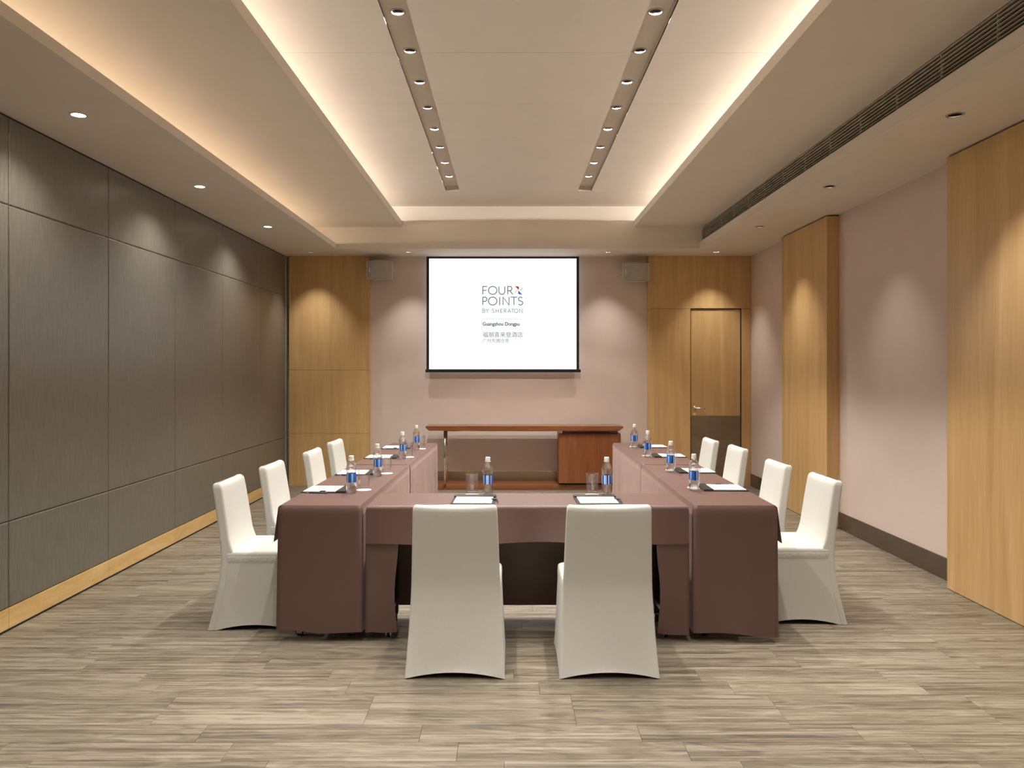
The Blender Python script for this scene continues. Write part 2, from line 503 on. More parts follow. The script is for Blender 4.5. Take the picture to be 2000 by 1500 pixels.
# ------------------------------------------------------------------ right wall, piers, skirting
wr = struct(MB().box(XR, XR+0.12, YF, YB, 0, ZS+0.6).build('wall_right', M['wallpaper']), 'dusty pink wallpapered right wall')
def pier(n, y0, y1, lab):
    p = struct(MB().box(XC+0.012, XR, y0+0.006, y1-0.006, 0, ZS-0.012).build('trim_%d' % n, M['seam']), lab)
    MB().cbox(XC, XC+0.014, y0, y1, 0.004, ZS-0.014, 0.0015).build('veneer_face', M['veneer'], p)
    MB().cbox(XC+0.014, XR-0.001, y0, y0+0.012, 0.004, ZS-0.014, 0.001).build('veneer_side', M['veneer'], p)
    MB().cbox(XC+0.014, XR-0.001, y1-0.012, y1, 0.004, ZS-0.014, 0.001).build('veneer_side', M['veneer'], p)
pier(2, 7.306, 8.515, 'honey wood pier on the right wall, farther from the camera')
pier(3, 4.05, 5.30, 'honey wood pier on the right wall, nearest the camera')
br = MB()
for y0, y1 in ((8.515, YBW), (5.30, 7.306), (YF, 4.05)):
    br.cbox(XR-0.012, XR+0.001, y0, y1, 0.0, 0.16, 0.002)
struct(br.build('baseboard_right', M['bronze']), 'dark bronze skirting along the right wall')
struct(MB().box(XL-0.1, XR+0.1, YF-0.1, YF, 0, ZS+0.6).build('wall_front', M['wallpaper']), 'pink wall behind the camera')

# ------------------------------------------------------------------ ceiling
YE = -1.4                                        # near end of the ceiling recess
ce = struct(MB().box(XL-0.1, XR+0.1, YF, YB+0.1, 3.72, 3.80).build('ceiling', M['paint']), 'stepped warm white ceiling with light coves')
RL = 0.040                                       # radius of the lamp openings
def holed_sheet(name, x0, x1, y0, y1, z, holes, r, parent=ce, mat=None):
    """flat sheet facing down with round openings"""
    v, f = [], []
    def quad(a, b, c, d):
        if b - a < 1e-5 or d - c < 1e-5: return
        n = len(v); v.extend([(a,c,z),(b,c,z),(b,d,z),(a,d,z)]); f.append((n, n+3, n+2, n+1))
    rows = {}
    for cx, cy_ in holes: rows.setdefault(round(cy_, 4), []).append(cx)
    h = r*1.35; yc = y0
    for cy_ in sorted(rows):
        quad(x0, x1, yc, cy_-h)
        xc = x0
        for cx in sorted(rows[cy_]):
            quad(xc, cx-h, cy_-h, cy_+h)
            n = len(v); K = 32
            for k in range(K):
                a = 2*PI*k/K + PI/4; c, s = math.cos(a), math.sin(a); q = h/max(abs(c), abs(s))
                v.append((cx+q*c, cy_+q*s, z))
            for k in range(K):
                a = 2*PI*k/K + PI/4; v.append((cx+r*math.cos(a), cy_+r*math.sin(a), z))
            for k in range(K):
                f.append((n+k, n+K+k, n+K+(k+1) % K, n+(k+1) % K))
            xc = cx+h
        quad(xc, x1, cy_-h, cy_+h)
        yc = cy_+h
    quad(x0, x1, yc, y1)
    return mesh_obj(name, v, f, mat or M['paint'], parent)

XLIP, XLIPC, XRIPC, XGR = -2.12, -1.32, 1.525, 2.36
YR = [4.44, 6.18, 7.92]                          # side downlights
YBK = 9.62                                       # downlights close to the back wall
left_h = [(-2.50, y) for y in YR + [2.70, 0.96]]
right_h = [(2.585, y) for y in YR + [2.70, 0.96]]
back_h = [(-2.50, YBK), (-1.27, YBK), (1.24, YBK), (2.60, YBK)]
holed_sheet('soffit', XL-0.02, XLIP-0.03, YE-0.02, YBULK, ZS, left_h, RL)
holed_sheet('soffit', XGR, XR+0.02, YE-0.02, YBULK, ZS, right_h, RL)
holed_sheet('soffit', XL-0.02, XR+0.02, YBULK, YB+0.02, ZS, back_h, 0.034)
holed_sheet('soffit', XL-0.02, XR+0.02, YF, YE-0.02, ZS, [], RL)
MB().box(XL-0.02, XR+0.02, YBULK, YBULK+0.02, ZS+0.0005, 3.72).build('bulkhead', M['paint'], ce)
MB().box(XL-0.02, XR+0.02, YE-0.02, YE, ZS+0.0005, 3.72).build('bulkhead', M['paint'], ce)
# left cove
MB().box(XLIP-0.03, XLIP, YE, YBULK, ZS, ZS+0.062).build('cove_lip', M['paint'], ce)
MB().box(-2.88, XLIP-0.03, YE, YBULK, ZS+0.016, ZS+0.020).box(-2.90, -2.88, YE, YBULK, ZS+0.016, ZP).build('cove_back', M['paint'], ce)
MB().box(-2.90, XLIPC-0.02, YE, YBULK, ZP, ZP+0.03).build('side_panel', M['paint'], ce)
MB().box(XLIPC-0.02, XLIPC, YE, YBULK, ZP, ZP+0.075).build('cove_lip', M['paint'], ce)
MB().box(-2.22, -2.20, YE, YBULK, ZP+0.03, ZM+0.05).build('cove_back', M['paint'], ce)
# right cove
MB().box(XRIPC+0.02, XGR+0.10, YE, YBULK, ZP, ZP+0.03).build('side_panel', M['paint'], ce)
MB().box(XRIPC, XRIPC+0.02, YE, YBULK, ZP, ZP+0.075).build('cove_lip', M['paint'], ce)
MB().box(2.34, 2.36, YE, YBULK, ZP+0.03, ZM+0.05).build('cove_back', M['paint'], ce)
# middle ceiling panels, with the two lamp troughs between them
TX = [(-0.712, -0.558), (0.765, 0.916)]
YT = 8.57
js = [4.82 + 0.93*k for k in range(-7, 5)]
ys = [YE] + [j for j in js if j > YE + 0.2] + [YBULK]
GJ = 0.0016
def cpanel(x0, x1, y0, y1):
    MB().box(x0, x1, y0+GJ, y1-GJ, ZM, ZM+0.016).build('ceiling_panel', M['paint'], ce)
for a, b in zip(ys[:-1], ys[1:]):
    cpanel(-2.21, TX[0][0], a, b); cpanel(TX[0][1], TX[1][0], a, b); cpanel(TX[1][1], 2.35, a, b)
for x0, x1 in TX:
    cpanel(x0, x1, YT, YBULK)
MB().box(-2.21, 2.35, YE, YBULK, ZM+0.17, ZM+0.18).build('ceiling_backing', M['paint'], ce)
ZT = ZM + 0.055
XT = [-0.640, 0.838]
trough_y = [8.12 - 0.533*k for k in range(8)]
extra_y = [8.12 - 0.533*k for k in range(8, 15)]
for (x0, x1), xt in zip(TX, XT):
    tr = holed_sheet('light_trough', x0, x1, YE, YT, ZT, [(xt, y) for y in trough_y + extra_y], 0.036)
    MB().box(x0-0.006, x0, YE, YT, ZM+0.001, ZT+0.004).box(x1, x1+0.006, YE, YT, ZM+0.001, ZT+0.004).box(x0, x1, YT, YT+0.006, ZM+0.001, ZT+0.004).build('trough_side', M['paint'], ce)

# cove strip lights: slim battens hidden behind the lips, each with its own light
def cove_light(label, x, z, aim, power, col):
    bt = MB().box(-0.02, 0.02, YE+0.1, YBULK-0.1, -0.03, -0.012).build('cove_light', M['batten'])
    bt.location = (x, 0, z)
    tag(bt, label, 'strip light')
    l = bpy.data.lights.new('strip_lamp', 'AREA')
    l.shape = 'RECTANGLE'; l.size = 0.03; l.size_y = YBULK - YE - 0.3
    l.energy = power; l.color = col
    lo = bpy.data.objects.new('strip_lamp', l)
    lo.location = (0, (YE+YBULK)/2, -0.008)
    lo.rotation_euler = (PI, aim, 0)
    link(lo, bt)
cove_light('strip light hidden in the cove above the padded wall soffit', -2.83, ZS+0.050, R(64), COVE_LEFT, (1.0, 0.82, 0.62))
cove_light('strip light hidden in the left cove of the middle ceiling', -2.12, ZP+0.066, R(68), COVE_MID, (1.0, 0.93, 0.88))
cove_light('strip light hidden in the right cove of the middle ceiling', 2.27, ZP+0.066, R(-68), COVE_MID, (1.0, 0.935, 0.89))

# ------------------------------------------------------------------ air grille
gr = empty('air_grille', (XGR, 0, ZS+0.09), 0, 'long black slotted air grille beside the right soffit', 'vent')
def gbox(name, x0, x1, y0, y1, z0, z1, mat):
    return MB().box(x0-XGR, x1-XGR, y0, y1, z0-ZS-0.09, z1-ZS-0.09).build(name, M[mat], gr)
MB().box(XGR-0.03, XGR, YE, YBULK, ZS, ZS+0.085).build('grille_lip', M['paint'], ce)
MB().box(XGR+0.10, XGR+0.12, YE, YBULK, ZS+0.076, ZP).build('plenum_back', M['dark'], gr).location = (-XGR, 0, -ZS-0.09)
gbox('plenum_floor', XGR-0.0, XGR+0.10, YE, YBULK, ZS+0.075, ZS+0.084, 'dark')
NSL = 8
zz0, zz1 = ZS+0.088, ZP-0.006
for k in range(NSL):
    z = zz0 + (k+0.5)*(zz1-zz0)/NSL
    s = MB().prism([(-0.004, -0.0018), (0.014, -0.0008), (0.014, 0.0008), (-0.004, 0.0018)], YE, YBULK).build('slat', M['slat'], gr)
    s.location = (0.004, 0, z-ZS-0.09)
gbox('frame_rail', XGR-0.003, XGR+0.012, YE, YBULK, ZP-0.008, ZP-0.001, 'slat')
gbox('frame_rail', XGR-0.003, XGR+0.012, YBULK-0.012, YBULK-0.001, zz0, zz1, 'slat')
y = 9.05
mmesh = None
while y > YE:
    if mmesh is None:
        o = MB().box(0.008, 0.02, -0.003, 0.003, -0.09+0.088, ZP-0.006-ZS-0.09).build('mullion', M['slat'], gr); mmesh = o.data
    else:
        o = link(bpy.data.objects.new('mullion', mmesh), gr)
    o.location = (0, y, 0)
    y -= 0.485

# ------------------------------------------------------------------ downlights
def downlight(loc, r, label, group, power, size, blend, on=False, mat_ring='ring', depth=0.075):
    d = empty('downlight', loc, 0, label, 'downlight', group)
    MB().lathe([(r+0.010, -0.0035), (r+0.010, 0.001), (r-0.001, 0.001), (r-0.001, -0.0035), (r+0.010, -0.0035)], 28, cap=False).build('trim_ring', M[mat_ring], d, True)
    if on:
        prof = [(r, -0.001), (r*0.97, 0.010)]
        MB().lathe(prof, 28, cap=False).build('reflector', M['ringw'], d, True)
        MB().lathe([(r*0.97, 0.010), (0.001, 0.010)], 28, cap=False).build('lens', M['lens_on'], d)
        zl = 0.004
    else:
        prof = [(r, -0.001), (r*0.98, depth*0.5), (r*0.9, depth)]
        MB().lathe(prof, 28, cap=False).build('reflector', M['baffle'], d, True)
        MB().lathe([(r*0.9, depth), (0.001, depth)], 28, cap=False).build('lens', M['lens'], d)
        zl = 0.030
    l = bpy.data.lights.new('lamp', 'SPOT')
    l.energy = power; l.color = WARM; l.spot_size = size; l.spot_blend = blend
    l.shadow_soft_size = 0.022 if on else 0.012
    lo = bpy.data.objects.new('lamp', l); lo.location = (0, 0, zl)
    link(lo, d)
    return d
ORD = ['first', 'second', 'third', 'fourth', 'fifth', 'sixth', 'seventh', 'eighth']
for side, xt in (('left', XT[0]), ('right', XT[1])):
    for k, y in enumerate(trough_y):
        downlight((xt, y, ZT), 0.036, 'dark recessed downlight in %s ceiling trough, %s from the screen end' % (side, ORD[k]),
                  'downlights in the ceiling troughs', SPOT_TROUGH*(1.6 if k % 2 or k == 0 else 0.45), R(97), 0.2)
    for y in extra_y[::2]:
        downlight((xt, y, ZT), 0.036, 'dark recessed downlight of the %s ceiling trough above the camera' % side,
                  'downlights in the ceiling troughs', SPOT_TROUGH*1.1, R(97), 0.2)
near3 = ['nearest the camera', 'in the middle of the row', 'nearest the screen wall']
for k, y in enumerate(YR):
    downlight((-2.50, y, ZS), RL, 'glowing round downlight above the padded wall, ' + near3[k], 'downlights in the left soffit', SPOT_LEFT, R(130), 0.8, on=True, mat_ring='ringw')
    downlight((2.585, y, ZS), RL, 'dark recessed downlight in the right soffit, ' + near3[k], 'downlights in the right soffit', SPOT_RIGHT*(1.0, 0.38, 0.85)[k], R(80), 0.9)
for y in (2.70, 0.96):
    downlight((-2.50, y, ZS), RL, 'round downlight of the left soffit above the camera', 'downlights in the left soffit', SPOT_LEFT, R(130), 0.8, on=True, mat_ring='ringw')
    downlight((2.585, y, ZS), RL, 'recessed downlight of the right soffit above the camera', 'downlights in the right soffit', SPOT_RIGHT, R(80), 0.9)
bl4 = ['above the left wood wall panel', 'above the left wall speaker', 'above the right wall speaker', 'above the veneer door']
for (x, y), t in zip(back_h, bl4):
    downlight((x, y, ZS), 0.034, 'small recessed downlight in the back soffit ' + t, 'downlights in the back soffit', SPOT_BACK, R(80), 1.0, mat_ring='ringw')

# ------------------------------------------------------------------ projection screen
YS = 9.985
SK = YS / FPX
def sx(px): return (px - VPX) * SK
def sz(py): return HC - (py - VPY) * SK
scr = empty('projection_screen', (sx(982), YS, sz(727)), 0, 'white projection screen with black border and hotel logo', 'screen')
def spart(mb, name, mat):
    o = mb.build(name, mat, scr); o.location = (-sx(982), -YS, -sz(727)); return o
M['screen_white'] = emit('projected_white', (1.0, 1.0, 1.0), 1.02 / 2**EXPOSURE, (0.04, 0.04, 0.04))
spart(MB().box(sx(838), sx(1126), YS-0.0015, YS, sz(721.5), sz(505)), 'canvas', M['screen_white'])
spart(MB().box(sx(833), sx(838), YS-0.003, YS+0.001, sz(722), ZS-0.006).box(sx(1126), sx(1131), YS-0.003, YS+0.001, sz(722), ZS-0.006)
      .box(sx(838), sx(1126), YS-0.003, YS+0.001, sz(505), ZS-0.006), 'border', M['frame_black'])
spart(MB().cbox(sx(831), sx(1134), YS-0.014, YS+0.014, sz(727.2), sz(721.2), 0.004), 'bottom_bar', M['frame_black'])
# lettering: px coordinates of the 10.7x enlarged logo are turned into metres on the screen
ZX, ZY, ZK = 920.0, 540.0, 10.714
YLET = YS - 0.0025
def lp(u, v): return (sx(ZX + u/ZK), YLET, sz(ZY + v/ZK))
def ink(name, col): return emit(name, col, 1.0 / 2**EXPOSURE, (0.01, 0.01, 0.01))
INK1, INK2, INK3, INK4 = ink('slate_ink', (0.065, 0.13, 0.16)), ink('grey_ink', (0.16, 0.22, 0.25)), ink('teal_ink', (0.03, 0.11, 0.17)), ink('pale_grey_ink', (0.26, 0.31, 0.34))
def arc(cx, cy_, rx, ry, a0, a1, n=18):
    return [(cx + rx*math.cos(R(a0 + (a1-a0)*k/n)), cy_ - ry*math.sin(R(a0 + (a1-a0)*k/n))) for k in range(n+1)]
def glyph(ch, x0, x1, t, b):
    """strokes of a light geometric capital in the box x0..x1, t..b (v grows downwards)"""
    w, h, c = x1-x0, b-t, (x0+x1)/2; m = (t+b)/2
    if ch == 'F': return [[(x0,b),(x0,t),(x1,t)], [(x0,m),(x0+w*0.85,m)]]
    if ch == 'E': return [[(x1,b),(x0,b),(x0,t),(x1,t)], [(x0,m),(x0+w*0.85,m)]]
    if ch == 'O': return [arc(c, m, w/2, h/2, 0, 360, 36)]
    if ch == 'U': return [[(x0,t)] + [(x0, b-w/2)] + arc(c, b-w/2, w/2, w/2, 180, 360) + [(x1, t)]]
    if ch in 'PR':
        q = h*0.27; s = [[(x0,b),(x0,t),(x0+w*0.4,t)] + arc(x0+w*0.4, t+q, w*0.6 if ch == 'P' else w*0.45, q, 90, -90) + [(x0,t+2*q)]]
        if ch == 'R': s.append([(x0+w*0.42, t+2*q), (x1, b)])
        return s
    if ch == 'B':
        q, p = h*0.24, h*0.26
        return [[(x0,b),(x0,t),(x0+w*0.45,t)] + arc(x0+w*0.45, t+q, w*0.42, q, 90, -90) + [(x0,t+2*q)],
                [(x0+w*0.45,t+2*q)] + arc(x0+w*0.45, b-p, w*0.55, p, 90, -90) + [(x0,b)]]
    if ch == 'I': return [[(c,t),(c,b)]]
    if ch == 'N': return [[(x0,b),(x0,t),(x1,b),(x1,t)]]
    if ch == 'T': return [[(x0,t),(x1,t)], [(c,t),(c,b)]]
    if ch == 'Y': return [[(x0,t),(c,m),(x1,t)], [(c,m),(c,b)]]
    if ch == 'H': return [[(x0,t),(x0,b)], [(x1,t),(x1,b)], [(x0,m),(x1,m)]]
    if ch == 'A': return [[(x0,b),(c,t),(x1,b)], [(x0+w*0.2,b-h*0.34),(x1-w*0.2,b-h*0.34)]]
    if ch == 'S':
        q = h*0.245
        return [arc(c, t+q, w*0.46, q, 30, 270) + arc(c, b-h*0.255, w*0.5, h*0.255, 90, -150)]
    return []
def strokes(mb, lines, sw):
    for raw in lines:
        ln = [raw[0]]
        for p in raw[1:]:
            if (Vector(p)-Vector(ln[-1])).length > 0.05: ln.append(p)
        n = len(ln); L, Rr = [], []
        closed = n > 4 and abs(ln[0][0]-ln[-1][0]) + abs(ln[0][1]-ln[-1][1]) < 1e-4
        for i, p in enumerate(ln):
            a = ln[i-1] if i else (ln[-2] if closed else None); b = ln[i+1] if i < n-1 else (ln[1] if closed else None)
            d = Vector((0, 0)); ds = []
            if a: ds.append((Vector(p)-Vector(a)).normalized() if Vector(p) != Vector(a) else None)
            if b: ds.append((Vector(b)-Vector(p)).normalized() if Vector(p) != Vector(b) else None)
            ds = [q for q in ds if q is not None]
            for q in ds: d += q
            if d.length < 1e-6: d = ds[0]
            d.normalize(); nn = Vector((-d.y, d.x))
            k = 1.0
            if len(ds) == 2: k = min(2.2, 1/max(0.3, d.dot(ds[0])))
            L.append(Vector(p)+nn*sw/2*k); Rr.append(Vector(p)-nn*sw/2*k)
        v = [lp(*q) for q in L] + [lp(*q) for q in Rr]
        mb.add(v, [(i, i+1, n+i+1, n+i) for i in range(n-1)])
mb = MB(); mb2 = MB(); mb3 = MB()
for ch, a, b in (('F', 248, 338), ('O', 364, 542), ('U', 584, 706), ('R', 768, 872)): strokes(mb, glyph(ch, a, b, 210, 374), 17)
for ch, a, b in (('P', 248, 332), ('O', 364, 542), ('I', 590, 610), ('N', 668, 796), ('T', 828, 968), ('S', 990, 1080)): strokes(mb2, glyph(ch, a, b, 432, 598), 17)
spart(mb, 'lettering', INK1); spart(mb2, 'lettering', INK1)
mb = MB()
for ch, a, b in (('B', 244, 294), ('Y', 312, 372)): strokes(mb3, glyph(ch, a, b, 680, 757), 10)
spart(mb3, 'lettering', INK2)
for ch, a, b in (('S', 442, 486), ('H', 520, 574), ('E', 618, 660), ('R', 692, 740), ('A', 768, 830),
                 ('T', 846, 896), ('O', 906, 984), ('N', 1014, 1074)): strokes(mb, glyph(ch, a, b, 680, 757), 10)
spart(mb, 'lettering', INK2)
mb = MB()
u = 242
while u < 1070:
    mb.add([lp(u, 884), lp(u+9, 884), lp(u+9, 892), lp(u, 892)], [(0, 1, 2, 3)]); u += 18
spart(mb, 'dotted_rule', INK4)
def petal(name, pts, col):
    mb = MB().add([lp(*p) for p in pts], [tuple(range(len(pts)))])
    spart(mb, name, ink('petal_' + name, col))
def leaf(tip, root, bulge):
    t, r_ = Vector(tip), Vector(root); d = r_-t; nn = Vector((-d.y, d.x))
    return [tuple(t + d*s + nn*bulge*math.sin(PI*s**1.3)) for s in [k/10 for k in range(11)]] + [tuple(t + d*s - nn*0.05*math.sin(PI*s)) for s in (0.75, 0.5, 0.25)]
petal('logo_petal', leaf((912, 204), (996, 284), -0.42), (0.55, 0.012, 0.035))
petal('logo_petal', leaf((1082, 382), (994, 292), -0.40), (0.02, 0.13, 0.55))
petal('logo_petal', leaf((1086, 206), (1006, 288), -0.30), (0.35, 0.72, 0.80))
petal('logo_petal', leaf((906, 376), (988, 284), -0.30), (0.78, 0.72, 0.30))
def text_part(s, u0, u1, v0, v1, mat, bold=0.0):
    cu = bpy.data.curves.new('lettering', 'FONT'); cu.body = s; cu.offset = bold; cu.resolution_u = 3
    to = bpy.data.objects.new('lettering_tmp', cu); C.objects.link(to)
    dg = bpy.context.evaluated_depsgraph_get()
    me = bpy.data.meshes.new_from_object(to.evaluated_get(dg))
    C.objects.unlink(to); bpy.data.objects.remove(to)
    if not len(me.vertices): return
    xs = [q.co.x for q in me.vertices]; zs = [q.co.y for q in me.vertices]
    x0, x1, z0, z1 = min(xs), max(xs), min(zs), max(zs)
    for q in me.vertices:
        q.co = lp(u0 + (q.co.x-x0)/(x1-x0)*(u1-u0), v1 + (q.co.y-z0)/(z1-z0)*(v0-v1))
    me.name = 'lettering'; me.materials.clear(); me.materials.append(mat)
    o = bpy.data.objects.new('lettering', me); link(o, scr); o.location = (-sx(982), -YS, -sz(727))
text_part('Guangzhou Dongpu', 242, 1014, 955, 1052, INK3, 0.026)
text_part('\u798f\u670b\u559c\u6765\u767b\u9152\u5e97', 244, 1080, 1162, 1272, INK2, 0.0)
text_part('\u5e7f\u5dde\u4e1c\u5703\u5408\u666f', 244, 796, 1300, 1386, INK4, 0.0)

# ------------------------------------------------------------------ wall speakers
def wall_speaker(x, z, yaw, side, label):
    e = empty('wall_speaker', (x, 9.86, z), yaw, label, 'speaker', 'wall speakers beside the screen')
    w, h, d = 0.335, 0.225, 0.15
    def ring(y, s, bulge):
        pts = []
        n = 12
        for k in range(n+1):
            t = -1 + 2*k/n; pts.append((t*w/2*s, y - bulge*(1-t*t), h/2*s + 0.012*(1-t*t)*s))
        for k in range(n+1):
            t = 1 - 2*k/n; pts.append((t*w/2*s, y - bulge*(1-t*t), -h/2*s - 0.012*(1-t*t)*s))
        return pts
    MB().loft([ring(0.10, 0.72, 0), ring(0.03, 0.93, 0), ring(-0.03, 1.0, 0.02), ring(-0.045, 1.0, 0.025), ring(-0.048, 0.955, 0.026), ring(-0.040, 0.94, 0.024)], True, True).build('cabinet', M['spk'], e)
    MB().loft([ring(-0.036, 0.93, 0.024), ring(-0.0465, 0.925, 0.030)], False, True).build('grille', M['grille'], e, False)
    MB().box(-w*0.40, -w*0.37, -0.064, -0.055, -0.028, 0.028).build('badge', M['cap'], e)
    b = MB().tube((-side*-1*0 + side*(w/2+0.004), 0.01, 0), (side*(w/2+0.022), 0.01, 0), 0.016, 14)
    b.build('knob', M['spk'], e, True)
    MB().box(-0.05, 0.05, 0.09, 0.165, -0.035, 0.035).box(side*(w/2+0.002)-0.003, side*(w/2+0.002)+0.003, 0.0, 0.14, -0.018, 0.018).build('bracket', M['spk'], e)
wall_speaker(-1.668, 2.79, R(4), 1, 'grey wall speaker mounted left of the screen')
wall_speaker(1.625, 2.765, R(-4), -1, 'grey wall speaker mounted right of the screen')

# ------------------------------------------------------------------ low platform and console desk under the screen
struct(MB().cbox(-1.06, 1.46, 9.645, YB-0.015, 0.0, 0.066, 0.003).build('trim_4', M['cherry_h']), 'low reddish wood platform under the console desk')
dk = empty('console_desk', (0.2, 9.72, 0.066), 0, 'reddish wooden console desk under the projection screen', 'desk')
def dpart(mb, name, mat, smooth=False):
    o = mb.build(name, M[mat], dk, smooth); o.location = (-0.2, -9.72, -0.066); return o
zt, zb = 0.808, 0.750
dpart(MB().prism([(-1.045, zt), (-1.05, zt-0.018), (-1.005, zb), (1.375, zb), (1.425, zt-0.018), (1.42, zt)], 9.56, 9.92), 'desktop', 'cherry_h')
for y in (9.63, 9.86):
    dpart(MB().tube((-0.812, y, 0.066), (-0.812, y, zb), 0.016, 16), 'leg', 'chrome', True)
dpart(MB().box(-0.83, 0.66, 9.855, 9.865, zb-0.03, zb-0.002), 'rail', 'chrome')
cab = dpart(MB().cbox(0.615, 1.40, 9.63, 9.92, 0.10, 0.712, 0.004), 'cabinet', 'cherry')
dpart(MB().box(0.655, 1.37, 9.66, 9.90, 0.712, zb), 'cabinet_neck', 'cherry')
dpart(MB().box(0.64, 1.38, 9.66, 9.90, 0.066, 0.10), 'plinth', 'seam')
dpart(MB().cbox(0.618, 1.372, 9.608, 9.628, 0.085, 0.708, 0.006), 'cabinet_front', 'cherry')
dpart(MB().box(0.60, 0.665, 9.63, 9.70, 0.714, zb-0.001), 'hinge_bracket', 'chrome')

# ------------------------------------------------------------------ tables and cloths
ZTB = 0.757
def make_table(L, Wd):
    e = empty('folding_table', (0, 0, 0))
    MB().cbox(-L/2+0.004, L/2-0.004, -Wd/2+0.004, Wd/2-0.004, ZTB-0.03, ZTB, 0.003).build('tabletop', M['tabletop'], e)
    for sx_ in (-1, 1):
        x = sx_*(L/2-0.11)
        for sy in (-1, 1):
            yy = sy*(Wd/2-0.085)
            MB().cbox(x-0.018, x+0.018, yy-0.018, yy+0.018, 0.055, ZTB-0.03, 0.004).build('leg', M['black'], e)
            c = MB().box(x-0.014, x-0.010, yy-0.016, yy+0.016, 0.012, 0.058).box(x+0.010, x+0.014, yy-0.016, yy+0.016, 0.012, 0.058).box(x-0.014, x+0.014, yy-0.016, yy+0.016, 0.050, 0.058).build('caster', M['chrome'], e)
            w = MB().tube((x-0.009, yy, 0.022), (x+0.009, yy, 0.022), 0.022, 18).build('wheel', M['black'], c, True)
        MB().cbox(x-0.014, x+0.014, -Wd/2+0.07, Wd/2-0.07, 0.12, 0.15, 0.003).build('foot_rail', M['black'], e)
        MB().cbox(x-0.014, x+0.014, -Wd/2+0.07, Wd/2-0.07, 0.69, 0.72, 0.003).build('crossbar', M['black'], e)
        MB().tube((x-sx_*0.02, -Wd/2+0.06, 0.53), (x-sx_*0.02, -Wd/2+0.045, 0.53), 0.010, 12).build('knob', M['chrome'], e, True)
    MB().cbox(-L/2+0.12, L/2-0.12, -0.012, 0.012, 0.66, 0.69, 0.003).build('stretcher', M['black'], e)
    return e

